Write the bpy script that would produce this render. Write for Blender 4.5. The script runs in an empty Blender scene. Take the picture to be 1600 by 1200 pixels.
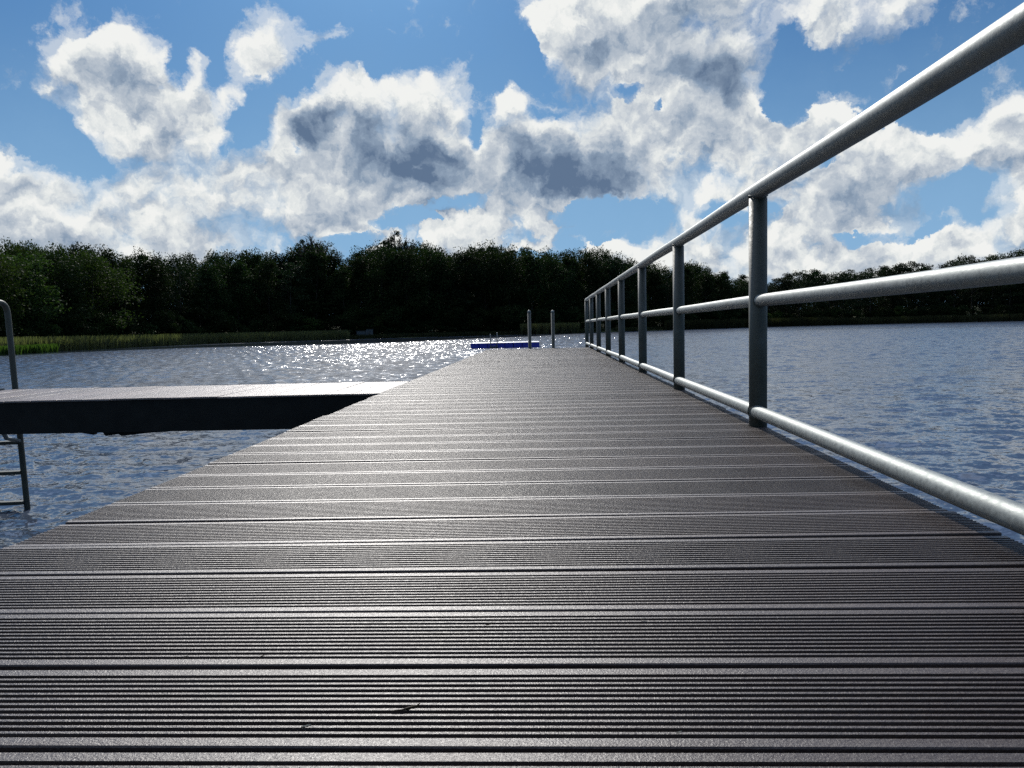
import bpy, math, random
import numpy as np
from mathutils import Vector, Matrix
C = bpy.context.scene.collection
sc = bpy.context.scene
PI = math.pi
random.seed(7)
rng = np.random.default_rng(11)

# ------------------------------------------------------------------ camera, sun, sky, exposure
FPX = 1180.1
PITCH, YAW, ROLL = math.radians(4.31), math.radians(2.55), math.radians(1.39)
EYE = Vector((0, 0, 0.40))
WATER = -1.02
Fv = Vector((-math.sin(YAW) * math.cos(PITCH), math.cos(YAW) * math.cos(PITCH), -math.sin(PITCH)))
Rt = Vector((math.cos(YAW), math.sin(YAW), 0))
Uv = Rt.cross(Fv)
R2 = math.cos(ROLL) * Rt - math.sin(ROLL) * Uv
U2 = math.cos(ROLL) * Uv + math.sin(ROLL) * Rt
cam = bpy.data.cameras.new('camera')
cam.sensor_width = 36
cam.lens = 36 * FPX / 1600
cam.clip_start = 0.02
cam.clip_end = 20000
co = bpy.data.objects.new('camera', cam)
C.objects.link(co)
co.matrix_world = Matrix(((R2.x, U2.x, -Fv.x, EYE.x), (R2.y, U2.y, -Fv.y, EYE.y), (R2.z, U2.z, -Fv.z, EYE.z), (0, 0, 0, 1)))
sc.camera = co

def ray(x, y):
    return (Fv + R2 * ((x - 800) / FPX) + U2 * ((600 - y) / FPX)).normalized()
def azel(x, y):
    d = ray(x, y)
    return math.degrees(math.atan2(d.x, d.y)), math.degrees(math.asin(d.z))

SUN_AZ, SUN_EL = -12.7, 35.0
sd = Vector((math.sin(math.radians(SUN_AZ)) * math.cos(math.radians(SUN_EL)), math.cos(math.radians(SUN_AZ)) * math.cos(math.radians(SUN_EL)), math.sin(math.radians(SUN_EL))))
sl = bpy.data.lights.new('sun', 'SUN')
sl.energy = 5.0
sl.angle = math.radians(0.53)
sl.color = (1.0, 0.955, 0.89)
so = bpy.data.objects.new('sun', sl)
C.objects.link(so)
so.rotation_euler = sd.to_track_quat('Z', 'Y').to_euler()
so.location = (0, 0, 30)

sc.view_settings.view_transform = 'Standard'
sc.view_settings.look = 'None'
sc.view_settings.exposure = 0.0
sc.view_settings.gamma = 1.0
sc.cycles.use_denoising = False
sc.cycles.max_bounces = 6
sc.cycles.diffuse_bounces = 3
sc.cycles.glossy_bounces = 3
sc.cycles.transmission_bounces = 4
sc.cycles.transparent_max_bounces = 4
sc.cycles.sample_clamp_indirect = 4

class NT:
    """tiny helper for wiring nodes"""
    def __init__(s, tree): s.t = tree; s.n = tree.nodes; s.l = tree.links
    def new(s, typ, **kw):
        n = s.n.new(typ)
        for k, v in kw.items(): setattr(n, k, v)
        return n
    def put(s, sock, v):
        if v is None: return
        if hasattr(v, 'is_output') or isinstance(v, bpy.types.NodeSocket): s.l.new(v, sock)
        else: sock.default_value = v
    def math(s, op, a, b=None, c=None, clamp=False):
        n = s.new('ShaderNodeMath', operation=op); n.use_clamp = clamp
        s.put(n.inputs[0], a); s.put(n.inputs[1], b); s.put(n.inputs[2], c)
        return n.outputs[0]
    def vec(s, op, a, b=None, scale=None):
        n = s.new('ShaderNodeVectorMath', operation=op)
        s.put(n.inputs[0], a); s.put(n.inputs[1], b)
        if scale is not None: s.put(n.inputs['Scale'], scale)
        return n.outputs['Value'] if op in ('LENGTH', 'DOT_PRODUCT') else n.outputs['Vector']
    def noise(s, v, scale, detail=4, rough=.5, lac=2.0, dist=0.0, dim='3D', color=False):
        n = s.new('ShaderNodeTexNoise', noise_dimensions=dim)
        s.put(n.inputs['Vector'], v); n.inputs['Scale'].default_value = scale
        n.inputs['Detail'].default_value = detail; n.inputs['Roughness'].default_value = rough
        n.inputs['Lacunarity'].default_value = lac; n.inputs['Distortion'].default_value = dist
        return n.outputs['Color'] if color else n.outputs[0]
    def ramp(s, f, a, b, c=0.0, d=1.0, smooth=True):
        n = s.new('ShaderNodeMapRange', interpolation_type='SMOOTHSTEP' if smooth else 'LINEAR')
        s.put(n.inputs['Value'], f)
        for k, v in zip(('From Min', 'From Max', 'To Min', 'To Max'), (a, b, c, d)): s.put(n.inputs[k], v)
        return n.outputs[0]
    def mix(s, f, a, b, blend='MIX'):
        n = s.new('ShaderNodeMix', data_type='RGBA', blend_type=blend)
        s.put(n.inputs[0], f); s.put(n.inputs[6], a); s.put(n.inputs[7], b)
        return n.outputs[2]

def col(r, g, b): return (r, g, b, 1.0)

# sky with clouds; every cloud mass is an ellipse in azimuth / elevation broken up by noise
# (x, y, rx, ry, tilt, weight)  measured in the picture and turned into sky angles
BLOBS = [
 (150,90,95,75,20,1.0),(210,60,50,60,0,.95),(110,120,60,60,0,.8),(195,150,80,70,30,1.1),(270,150,95,80,35,1.1),(315,185,60,50,0,1.0),
 (235,205,110,65,10,1.0),(160,195,45,35,0,.8),(310,95,20,45,10,.75),(85,155,42,22,0,.7),(300,225,90,40,0,.8),
 (425,70,72,60,-15,1.6),(440,95,35,40,0,.8),(380,150,30,50,0,1.2),(375,80,40,24,25,.9),(525,50,32,20,0,.9),(550,120,22,32,0,.9),(308,80,24,45,10,.8),(262,75,16,12,0,.55),(612,107,26,14,0,.45),(395,200,30,40,0,.55),
 (490,170,75,60,0,1.2),(560,190,120,70,0,1.5),(640,190,100,85,0,1.5),(680,145,75,55,0,1.2),(470,215,60,50,0,1.0),(700,240,85,80,0,1.3),(590,250,150,50,5,1.3),
 (775,160,50,34,10,1.1),(795,150,30,28,0,.8),(765,255,60,60,0,1.0),
 (850,225,110,75,0,1.4),(900,260,150,75,5,1.5),(960,225,95,80,0,1.3),(850,300,120,45,0,1.3),(1000,290,70,50,0,.9),
 (930,30,120,80,0,1.2),(1010,60,150,110,10,1.4),(1090,110,130,90,15,1.5),(1150,140,75,60,20,1.2),(900,110,70,50,0,.8),(1060,-20,120,60,0,1.2),(1040,190,110,60,0,1.0),(865,60,40,55,0,.7),
 (1230,0,130,60,0,1.0),(1330,15,140,60,-8,1.1),(1420,0,60,50,0,.8),
 (1100,230,120,55,-8,1.0),(1180,210,80,45,0,.8),(1290,180,65,40,-15,.95),(1200,260,90,60,0,1.0),(1110,300,110,50,0,1.0),(1240,230,100,40,-15,.8),
 (1370,270,170,75,-5,1.1),(1450,240,110,55,5,1.0),(1270,330,140,60,0,1.0),(1380,350,120,30,0,.7),
 (1590,220,85,90,0,1.1),(1640,260,80,90,0,1.0),(1580,170,30,30,0,.7),(1550,310,30,18,0,.6),(1490,330,25,14,0,.5),(1315,100,18,12,0,.35),
 (1590,355,130,45,-10,1.0),(1480,390,160,38,-8,.95),(1330,400,200,45,0,1.0),(1150,380,150,45,0,1.0),(1000,390,90,28,-10,.9),(940,378,45,30,0,1.5),(1060,400,110,32,0,1.4),(1250,425,220,34,0,1.5),(1500,420,180,34,0,1.4),(990,400,60,22,0,1.2),(1150,400,120,40,0,1.0),(1070,350,50,30,0,.6),(1130,440,140,30,0,.9),
 (0,240,42,28,0,.9),(20,300,100,50,10,1.1),(-40,290,90,60,0,1.1),(60,365,170,60,5,1.2),(190,300,130,60,5,1.2),(160,380,200,50,0,1.2),(300,300,130,55,0,1.1),(400,300,120,55,5,1.1),(330,380,200,50,0,1.0),
 (420,250,75,55,20,.95),(480,310,100,60,0,1.2),(540,300,80,60,0,1.1),(530,345,85,45,0,1.0),(590,310,70,30,0,.9),(660,300,70,28,0,.9),(610,360,30,20,0,.5),
 (725,365,95,42,0,1.2),(700,350,50,30,0,.9),(830,355,75,36,8,1.05),(780,335,50,30,0,.7),(660,322,22,12,0,.6),(600,385,60,26,0,.7),(880,345,40,18,0,.6),(840,390,60,16,0,.8),(760,395,120,20,0,.6),
]
HOLES = [(1035,165,30,22,-20,.9),(60,235,50,22,0,.6),(345,225,22,20,0,.7),(1130,330,40,14,0,.6),(700,345,60,8,0,.4),(1290,250,26,14,-15,.5),(100,235,60,45,-20,1.0),(20,190,70,40,0,1.0),(385,185,28,60,10,1.0),(330,40,50,60,0,1.0),(285,95,22,30,0,.6),(400,215,30,25,0,.6),(765,120,35,55,10,1.0),(745,215,14,40,0,.8),(810,90,30,60,0,.8),(590,90,90,45,0,1.0),
 (640,345,45,14,0,1.1),(950,335,95,20,-4,1.2),(930,365,50,12,0,.8),(1015,335,30,18,0,.6),(1235,130,38,60,0,1.2),(1230,60,25,30,0,.8),(985,140,30,18,0,.8),(1040,200,40,12,0,.5),(1500,300,60,28,-10,1.2),(1340,365,60,14,0,.8),(1200,340,14,20,0,.6),
 (560,370,45,18,0,.9),(455,235,14,30,-25,.5),(1320,215,20,14,0,.3),(100,335,40,12,0,.3),(900,385,40,10,0,.6),(460,130,40,60,0,.9),(850,180,40,16,0,.5),(250,130,14,14,0,.4),(1470,150,70,50,0,1.0),(170,240,30,20,0,.4),(1190,330,60,14,0,.5),(1440,355,50,12,-5,.6)]
DARKS = [  # the grey-blue bellies of the thick clouds
 (560,225,150,62,8,1.7),(620,250,140,50,5,1.4),(500,200,70,40,10,.7),(720,285,80,28,0,.45),(880,245,145,70,10,1.3),(890,295,140,38,0,1.2),(960,250,90,45,0,.6),(840,260,70,60,0,.6),
 (1110,110,105,65,20,1.1),(1140,150,60,35,20,.5),(1030,30,90,60,0,.35),(900,10,80,40,0,.3),(1340,0,110,35,0,.4),(400,365,150,22,0,.75),(480,350,90,24,0,.4),(20,300,75,30,5,.65),(170,320,70,30,0,.4),
 (270,175,50,26,0,.3),(1370,290,150,35,-5,.5),(1180,300,80,25,0,.35),(1590,230,70,40,0,.35),(1250,390,150,18,0,.35),(1500,385,120,16,-8,.35),(730,372,70,22,0,.4),(20,390,120,18,0,.5),(1590,350,60,16,0,.35),(300,320,120,22,0,.3),
]
world = bpy.data.worlds.new('World')
sc.world = world
world.use_nodes = True
def build_world():
    t = world.node_tree; t.nodes.clear(); N = NT(t)
    out = N.new('ShaderNodeOutputWorld'); bg = N.new('ShaderNodeBackground')
    sky = N.new('ShaderNodeTexSky', sky_type='NISHITA', sun_disc=False)
    sky.sun_elevation = math.radians(SUN_EL); sky.sun_rotation = math.radians(SUN_AZ)
    sky.altitude = 50; sky.air_density = 1.0; sky.dust_density = 0.35; sky.ozone_density = 3.0
    tc = N.new('ShaderNodeTexCoord').outputs['Generated']
    d = N.vec('NORMALIZE', tc)
    # warped direction for ragged outlines
    w1 = N.vec('SUBTRACT', N.noise(d, 7.0, 3, .55, color=True), (.5, .5, .5))
    w2 = N.vec('SUBTRACT', N.noise(d, 26.0, 6, .66, color=True), (.5, .5, .5))
    w = N.vec('ADD', N.vec('SCALE', w1, scale=.06), N.vec('SCALE', w2, scale=.045))
    dw = N.vec('ADD', d, w)
    def ae(v):
        s = N.new('ShaderNodeSeparateXYZ'); N.put(s.inputs[0], v)
        az = N.math('MULTIPLY', N.math('ARCTAN2', s.outputs[0], s.outputs[1]), 57.2958)
        el = N.math('MULTIPLY', N.math('ARCSINE', N.math('MINIMUM', N.math('MAXIMUM', s.outputs[2], -.999), .999)), 57.2958)
        c = N.new('ShaderNodeCombineXYZ'); N.put(c.inputs[0], az); N.put(c.inputs[1], el)
        return c.outputs[0], az, el
    p, az, el = ae(dw)
    def field(blobs, pp, k=1.0):
        acc = None
        for (x, y, rx, ry, rot, wt) in blobs:
            a0, e0 = azel(x, y)
            sx, sy = rx / FPX * 57.3 * math.cos(math.radians(a0 + 2.5)) * 1.0, ry / FPX * 57.3 * .95
            m = N.new('ShaderNodeMapping', vector_type='TEXTURE')
            N.put(m.inputs['Vector'], pp); m.inputs['Location'].default_value = (a0, e0, 0)
            m.inputs['Rotation'].default_value = (0, 0, math.radians(-rot)); m.inputs['Scale'].default_value = (sx * 1.06 * k, sy * 1.06 * k, 1)
            g = N.new('ShaderNodeTexGradient', gradient_type='SPHERICAL'); N.put(g.inputs[0], m.outputs[0])
            acc = N.math('MULTIPLY', g.outputs['Fac'], wt) if acc is None else N.math('MULTIPLY_ADD', g.outputs['Fac'], wt, acc)
        return acc
    f0 = field(BLOBS, p)
    f = N.math('SUBTRACT', f0, N.math('MULTIPLY', field(HOLES, p), 1.5))
    fsum = f0
    # clouds elsewhere in the sky, where the picture does not look
    a_abs = N.math('ABSOLUTE', N.math('ADD', az, 2.5))
    side = N.ramp(a_abs, 34, 40)
    high = N.ramp(el, 27, 33)
    away = N.math('MAXIMUM', side, high)
    gen = N.ramp(N.noise(N.vec('MULTIPLY', dw, (1, 1, 1.9)), 2.3, 3, .5), .53, .74, 0, 1.3)
    f = N.math('MULTIPLY_ADD', away, gen, f)
    fbm = N.noise(dw, 15.0, 9, .56)
    s0 = N.noise(d, 6.5, 2, .5)
    bil = N.new('ShaderNodeTexVoronoi', feature='SMOOTH_F1'); N.put(bil.inputs['Vector'], dw)
    bil.inputs['Scale'].default_value = 26; bil.inputs['Smoothness'].default_value = .5; bil.inputs['Detail'].default_value = 3
    bil.inputs['Roughness'].default_value = .5
    f = N.math('MULTIPLY', N.math('TANH', N.math('MULTIPLY', f, 1.1)), 1.0)
    dens = N.math('ADD', f, N.math('MULTIPLY', N.math('SUBTRACT', fbm, .5), 1.40))
    dens = N.math('ADD', dens, N.math('MULTIPLY', N.math('SUBTRACT', .42, bil.outputs['Distance']), .30))
    alpha = N.ramp(dens, N.ramp(fbm, .35, .6, .22, .30), N.ramp(s0, .35, .62, .85, .45))
    s1 = N.noise(dw, 15.0, 5, .55)
    wisp = N.math('MULTIPLY', N.ramp(N.math('ADD', N.math('MULTIPLY', f, .8), N.math('MULTIPLY', N.math('SUBTRACT', N.noise(dw, 34.0, 7, .62), .5), 1.9)), .10, .62), .50)
    alpha = N.math('MAXIMUM', alpha, wisp)
    sl_ = N.noise(dw, 9.0, 4, .5)
    dark = N.math('ADD', field(DARKS, p, 1.0), N.math('MULTIPLY', N.math('MULTIPLY', away, N.ramp(gen, .5, 1.2)), .35))
    thick = N.ramp(dens, .45, 1.15)
    fu = N.math('TANH', N.math('MULTIPLY', field(BLOBS, N.vec('ADD', p, (-.4, 1.9, 0))), .8))
    fd = N.math('TANH', N.math('MULTIPLY', fsum, .8))
    s2 = N.noise(N.vec('ADD', dw, (-.004, 0.0, .016)), 15.0, 5, .55)
    relief = N.math('MULTIPLY', N.math('SUBTRACT', s1, s2), 2.3)
    fine = N.math('MULTIPLY', N.math('SUBTRACT', bil.outputs['Distance'], .42), .22)
    lum = N.math('ADD', N.math('MULTIPLY_ADD', N.math('SUBTRACT', fd, fu), .50, .95), relief)
    lum = N.math('SUBTRACT', lum, fine)
    lum = N.math('SUBTRACT', lum, N.math('MULTIPLY', thick, N.ramp(s0, .35, .65, .14, .38)))
    lum = N.math('SUBTRACT', lum, N.math('MULTIPLY', N.math('MULTIPLY', N.ramp(N.math('ADD', dark, N.math('MULTIPLY', N.math('SUBTRACT', sl_, .5), .9)), .05, 1.0), thick), .68))
    lum = N.math('MINIMUM', N.math('MAXIMUM', lum, .16), 1.08)
    cr = N.new('ShaderNodeValToRGB'); N.put(cr.inputs[0], lum)
    e = cr.color_ramp.elements
    e[0].position = .14; e[0].color = col(.105, .165, .27)
    e[1].position = 1.0; e[1].color = col(.88, .89, .87)
    q = e.new(.45); q.color = col(.27, .35, .46)
    q = e.new(.72); q.color = col(.55, .60, .655)
    q = e.new(.88); q.color = col(.76, .79, .79)
    skyc = N.vec('SCALE', sky.outputs[0], scale=N.ramp(el, 0, 26, .030, .066, smooth=False))
    skyc = N.vec('MULTIPLY', skyc, (.47, .84, 1.13))
    skyc = N.mix(N.ramp(el, 2, 24, .88, 0), skyc, col(.27, .48, .74))
    # sky boosted near the sun above the view, added to brighten water and deck
    near = N.ramp(N.vec('DOT_PRODUCT', d, tuple(sd)), .15, .97)
    glow = N.math('MULTIPLY_ADD', N.math('MULTIPLY', near, N.ramp(el, 26, 32)), 1.6, 1.0)
    final = N.vec('SCALE', N.mix(alpha, skyc, cr.outputs[0]), scale=glow)
    # pale unseen veil added to the upper sky, turning water reflections silvery
    veil = N.math('MULTIPLY', N.ramp(N.vec('DOT_PRODUCT', d, tuple(sd)), .0, .9), N.ramp(el, 25, 40))
    final = N.vec('ADD', final, N.vec('SCALE', (.75, .78, .83), scale=veil))
    N.put(bg.inputs['Color'], final); bg.inputs['Strength'].default_value = 1.0
    N.l.new(bg.outputs[0], out.inputs[0])
build_world()
world.cycles.sampling_method = 'MANUAL'
world.cycles.sample_map_resolution = 512

# ------------------------------------------------------------------ helpers
def tag(o, label=None, cat=None, group=None, kind=None):
    if label: o['label'] = label
    if cat: o['category'] = cat
    if group: o['group'] = group
    if kind: o['kind'] = kind
    return o
def empty(name, loc=(0, 0, 0), rz=0.0):
    o = bpy.data.objects.new(name, None); C.objects.link(o)
    o.location = loc; o.rotation_euler = (0, 0, rz); o.empty_display_size = .2
    return o
class MB:
    def __init__(s): s.v = []; s.f = []; s.sm = []
    def add(s, verts, faces, smooth=False):
        b = len(s.v); s.v += [tuple(v) for v in verts]
        s.f += [tuple(i + b for i in f) for f in faces]; s.sm += [smooth] * len(faces)
    def box(s, x0, x1, y0, y1, z0, z1, bev=0.0):
        if bev <= 0:
            s.add([(x0,y0,z0),(x1,y0,z0),(x1,y1,z0),(x0,y1,z0),(x0,y0,z1),(x1,y0,z1),(x1,y1,z1),(x0,y1,z1)],
                  [(0,3,2,1),(4,5,6,7),(0,1,5,4),(1,2,6,5),(2,3,7,6),(3,0,4,7)]); return
        pts = []
        for z, ins in ((z0, bev), (z0 + bev, 0), (z1 - bev, 0), (z1, bev)):
            a0, a1, b0, b1 = x0 + ins, x1 - ins, y0 + ins, y1 - ins
            c = bev
            pts += [(a0 + c, b0, z), (a1 - c, b0, z), (a1, b0 + c, z), (a1, b1 - c, z), (a1 - c, b1, z), (a0 + c, b1, z), (a0, b1 - c, z), (a0, b0 + c, z)]
        fs = [tuple(range(7, -1, -1)), tuple(range(24, 32))]
        for k in range(3):
            for i in range(8):
                j = (i + 1) % 8
                fs.append((k * 8 + i, k * 8 + j, k * 8 + 8 + j, k * 8 + 8 + i))
        s.add(pts, fs)
    def tube(s, pts, rad, seg=16, cap=True, dome=False):
        pts = [Vector(p) for p in pts]
        if not hasattr(rad, '__len__'): rad = [rad] * len(pts)
        rings = []; up = None
        for i, p in enumerate(pts):
            a = pts[max(i - 1, 0)]; b = pts[min(i + 1, len(pts) - 1)]
            t = (b - a).normalized()
            if up is None: up = Vector((0, 0, 1)) if abs(t.z) < .9 else Vector((1, 0, 0))
            side = t.cross(up)
            if side.length < 1e-4: side = t.cross(Vector((0, 1, 0)))
            side.normalize(); up = side.cross(t).normalized()
            rings.append([p + (side * math.cos(2 * PI * k / seg) + up * math.sin(2 * PI * k / seg)) * rad[i] for k in range(seg)])
        base = len(s.v)
        for r in rings: s.v += [tuple(v) for v in r]
        for i in range(len(rings) - 1):
            for k in range(seg):
                j = (k + 1) % seg
                s.f.append((base + i * seg + k, base + i * seg + j, base + (i + 1) * seg + j, base + (i + 1) * seg + k)); s.sm.append(True)
        if cap:
            s.f.append(tuple(base + k for k in range(seg - 1, -1, -1))); s.sm.append(False)
            b = base + (len(rings) - 1) * seg
            s.f.append(tuple(b + k for k in range(seg))); s.sm.append(dome)
    def build(s, name, m, parent=None):
        me = bpy.data.meshes.new(name); me.from_pydata(s.v, [], s.f); me.update()
        me.polygons.foreach_set('use_smooth', s.sm)
        me.materials.append(m)
        o = bpy.data.objects.new(name, me); C.objects.link(o)
        if parent: o.parent = parent
        return o
def arc(p0, c, p1, n=8):
    """quadratic bend from p0 to p1 with corner c"""
    p0, c, p1 = Vector(p0), Vector(c), Vector(p1)
    return [(1 - t) ** 2 * p0 + 2 * t * (1 - t) * c + t * t * p1 for t in [i / n for i in range(n + 1)]]
def np_mesh(name, V, F, m, smooth=False):
    """V (n,3) floats, F (k,4) quads, through foreach_set"""
    me = bpy.data.meshes.new(name)
    V = np.ascontiguousarray(V, dtype=np.float32); F = np.ascontiguousarray(F, dtype=np.int32)
    k = F.shape[1]
    me.vertices.add(len(V)); me.vertices.foreach_set('co', V.ravel())
    me.loops.add(F.size); me.loops.foreach_set('vertex_index', F.ravel())
    me.polygons.add(len(F)); me.polygons.foreach_set('loop_start', np.arange(0, F.size, k, dtype=np.int32))
    me.polygons.foreach_set('use_smooth', np.full(len(F), smooth))
    me.update(calc_edges=True); me.validate()
    me.materials.append(m)
    return me
def link(name, me, parent=None, loc=None):
    o = bpy.data.objects.new(name, me); C.objects.link(o)
    if parent: o.parent = parent
    if loc: o.location = loc
    return o
def material(name):
    m = bpy.data.materials.new(name); m.use_nodes = True
    N = NT(m.node_tree); b = m.node_tree.nodes['Principled BSDF']
    return m, N, b

# ------------------------------------------------------------------ materials
def mat_deck(name='ribbed_plank', k=1.0, spec=.40):
    m, N, b = material(name)
    p = N.new('ShaderNodeTexCoord').outputs['Object']
    big = N.noise(p, 1.3, 4, .6)
    speck = N.noise(N.vec('MULTIPLY', p, (1, 1, 1)), 260, 3, .7)
    streak = N.noise(N.vec('MULTIPLY', p, (3, 60, 60)), 1.0, 4, .6)
    c = N.mix(N.ramp(big, .35, .7), col(.036, .024, .020), col(.054, .038, .032))
    c = N.mix(N.ramp(streak, .35, .75, 0, .5), c, col(.085, .074, .07))
    c = N.mix(N.ramp(speck, .55, .8, 0, .55), c, col(.16, .145, .14))
    stain = N.ramp(N.noise(p, 5.5, 5, .65), .60, .72, 0, .55)
    c = N.mix(stain, c, col(.06, .052, .05))
    sp = N.new('ShaderNodeSeparateXYZ'); N.put(sp.inputs[0], p)
    wn = N.new('ShaderNodeTexWhiteNoise', noise_dimensions='1D')
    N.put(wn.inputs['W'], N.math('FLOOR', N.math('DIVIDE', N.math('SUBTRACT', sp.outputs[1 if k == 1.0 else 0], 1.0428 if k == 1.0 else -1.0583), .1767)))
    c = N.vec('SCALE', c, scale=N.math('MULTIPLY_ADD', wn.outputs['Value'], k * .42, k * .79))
    N.put(b.inputs['Base Color'], c)
    r = N.ramp(N.noise(p, 3.0, 5, .6), .3, .7, .42, .50)
    r = N.math('ADD', r, N.ramp(speck, .4, .75, -.06, .12))
    N.put(b.inputs['Roughness'], r); b.inputs['Specular IOR Level'].default_value = spec
    bp = N.new('ShaderNodeBump'); bp.inputs['Strength'].default_value = .6; bp.inputs['Distance'].default_value = .0014
    fine = N.math('ADD', N.noise(p, 420, 3, .6), N.math('MULTIPLY', N.noise(N.vec('MULTIPLY', p, (1, 3, 1)), 90, 3, .6), 1.2))
    N.put(bp.inputs['Height'], fine); N.l.new(bp.outputs[0], b.inputs['Normal'])
    return m
def mat_steel(name='galvanised_steel', tint=(.195, .21, .20), r0=.50, r1=.66, metal=.55):
    m, N, b = material(name)
    p = N.new('ShaderNodeTexCoord').outputs['Object']
    v = N.new('ShaderNodeTexVoronoi'); N.put(v.inputs['Vector'], p); v.inputs['Scale'].default_value = 85
    sp = N.math('ADD', N.math('MULTIPLY', v.outputs['Distance'], .5), N.noise(p, 45, 4, .6))
    bl = N.noise(p, 6, 4, .6)
    c = N.mix(N.ramp(sp, .4, 1.0), col(*[k * .82 for k in tint]), col(*[k * 1.15 for k in tint]))
    c = N.mix(N.ramp(bl, .5, .75, 0, .45), c, col(.12, .13, .125))
    N.put(b.inputs['Base Color'], c); b.inputs['Metallic'].default_value = metal
    N.put(b.inputs['Roughness'], N.ramp(sp, .35, 1.05, r0, r1))
    bp = N.new('ShaderNodeBump'); bp.inputs['Strength'].default_value = .30; bp.inputs['Distance'].default_value = .0015
    N.put(bp.inputs['Height'], N.math('ADD', N.noise(p, 110, 4, .65), N.math('MULTIPLY', N.noise(p, 25, 2, .5), .6))); N.l.new(bp.outputs[0], b.inputs['Normal'])
    return m
def mat_simple(name, c0, c1, scale=8, rough=.6, spec=.5, metal=0.0, bump=0.2, dist=.003):
    m, N, b = material(name)
    p = N.new('ShaderNodeTexCoord').outputs['Object']
    n = N.noise(p, scale, 5, .6)
    N.put(b.inputs['Base Color'], N.mix(N.ramp(n, .3, .7), col(*c0), col(*c1)))
    N.put(b.inputs['Roughness'], N.ramp(N.noise(p, scale * 2, 3, .5), .3, .7, rough - .08, rough + .08))
    b.inputs['Specular IOR Level'].default_value = spec; b.inputs['Metallic'].default_value = metal
    bp = N.new('ShaderNodeBump'); bp.inputs['Strength'].default_value = bump; bp.inputs['Distance'].default_value = dist
    N.put(bp.inputs['Height'], N.noise(p, scale * 5, 4, .6)); N.l.new(bp.outputs[0], b.inputs['Normal'])
    return m
def mat_leaf(name, ca, cb, trans=.35, scale=.5, rough=.75):
    m, N, b = material(name)
    p = N.new('ShaderNodeTexCoord').outputs['Object']
    oi = N.new('ShaderNodeObjectInfo')
    n = N.noise(p, scale, 4, .6)
    n2 = N.noise(p, scale * 9, 2, .5)
    f = N.math('ADD', N.math('MULTIPLY', N.ramp(n, .35, .68), .6), N.math('MULTIPLY', n2, .4), clamp=True)
    c = N.mix(f, col(*ca), col(*cb))
    h = N.new('ShaderNodeHueSaturation'); N.put(h.inputs['Color'], c)
    N.put(h.inputs['Hue'], N.math('MULTIPLY_ADD', oi.outputs['Random'], .03, .487))
    N.put(h.inputs['Value'], N.math('MULTIPLY_ADD', oi.outputs['Random'], .45, .58))
    N.put(b.inputs['Base Color'], h.outputs[0]); b.inputs['Roughness'].default_value = rough
    b.inputs['Specular IOR Level'].default_value = .06
    tr = N.new('ShaderNodeBsdfTranslucent')
    N.put(tr.inputs['Color'], N.vec('MULTIPLY', h.outputs[0], (1.25, 1.5, .7)))
    mx = N.new('ShaderNodeMixShader'); mx.inputs[0].default_value = trans
    N.l.new(b.outputs[0], mx.inputs[1]); N.l.new(tr.outputs[0], mx.inputs[2])
    N.l.new(mx.outputs[0], m.node_tree.nodes['Material Output'].inputs[0])
    return m
def mat_water():
    m, N, b = material('lake_water')
    b.inputs['Base Color'].default_value = col(.046, .060, .086)
    b.inputs['IOR'].default_value = 1.36
    g = N.new('ShaderNodeNewGeometry')
    pos = g.outputs['Position']
    at = N.new('ShaderNodeAttribute', attribute_name='calm').outputs['Fac']
    far = N.new('ShaderNodeAttribute', attribute_name='far').outputs['Fac']
    live = N.math('SUBTRACT', 1.0, at)
    n1 = N.vec('SUBTRACT', N.noise(N.vec('MULTIPLY', pos, (1, 1, 0)), 2.6, 3, .6, color=True), (.5, .5, .5))
    n2 = N.vec('SUBTRACT', N.noise(N.vec('MULTIPLY', pos, (.8, 1.2, 0)), 13.0, 3, .6, color=True), (.5, .5, .5))
    gust = N.ramp(N.noise(N.vec('MULTIPLY', pos, (1, .6, 0)), .055, 3, .55), .35, .65, .75, 1.2)
    a1 = N.math('MULTIPLY', N.math('MULTIPLY', far, live), 1.35)
    a1 = N.math('MULTIPLY', a1, gust)
    a2 = N.math('MULTIPLY', N.math('MULTIPLY', live, gust), N.ramp(far, 0, 1, .62, .85, smooth=False))
    off = N.vec('ADD', N.vec('SCALE', n1, scale=a1), N.vec('SCALE', n2, scale=a2))
    off = N.vec('MULTIPLY', off, (1, 1, 0))
    N.put(b.inputs['Normal'], N.vec('NORMALIZE', N.vec('ADD', g.outputs['Normal'], off)))
    N.put(b.inputs['Roughness'], N.math('MULTIPLY', N.ramp(at, 0, 1, 1, .1, smooth=False), N.ramp(far, .1, .6, .07, .18)))
    return m
M_deck = mat_deck()
M_deck2 = mat_deck('sunlit_ribbed_plank', 2.6, .62)  # lighter copy for the side jetty; sun glare along its grooves put into colour
M_steel = mat_steel()
M_steel2 = mat_steel('backlit_steel', (.055, .060, .048), .50, .66, .2)  # darker copy of the steel; backlit shade of the posts put into its colour
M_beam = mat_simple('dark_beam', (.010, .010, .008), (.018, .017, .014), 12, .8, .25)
M_blue = mat_simple('blue_plastic', (.012, .018, .30), (.02, .03, .40), 5, .42, .5)
M_water = mat_water()
M_bark = mat_simple('bark', (.035, .028, .022), (.07, .058, .045), 3, .9, .2)
M_ground = mat_simple('bank_soil_grass', (.03, .045, .015), (.07, .075, .03), .5, .95, .2, bump=.4, dist=.1)
M_leafA = mat_leaf('leaf_dark', (.014, .024, .008), (.032, .050, .016), .16)
M_leafB = mat_leaf('leaf_mid', (.024, .040, .011), (.052, .078, .022), .24)
M_leafC = mat_leaf('needle', (.012, .022, .010), (.028, .042, .018), .12)
M_twig = mat_simple('twig_bark', (.03, .025, .02), (.05, .042, .035), 5, .9, .2)

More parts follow.
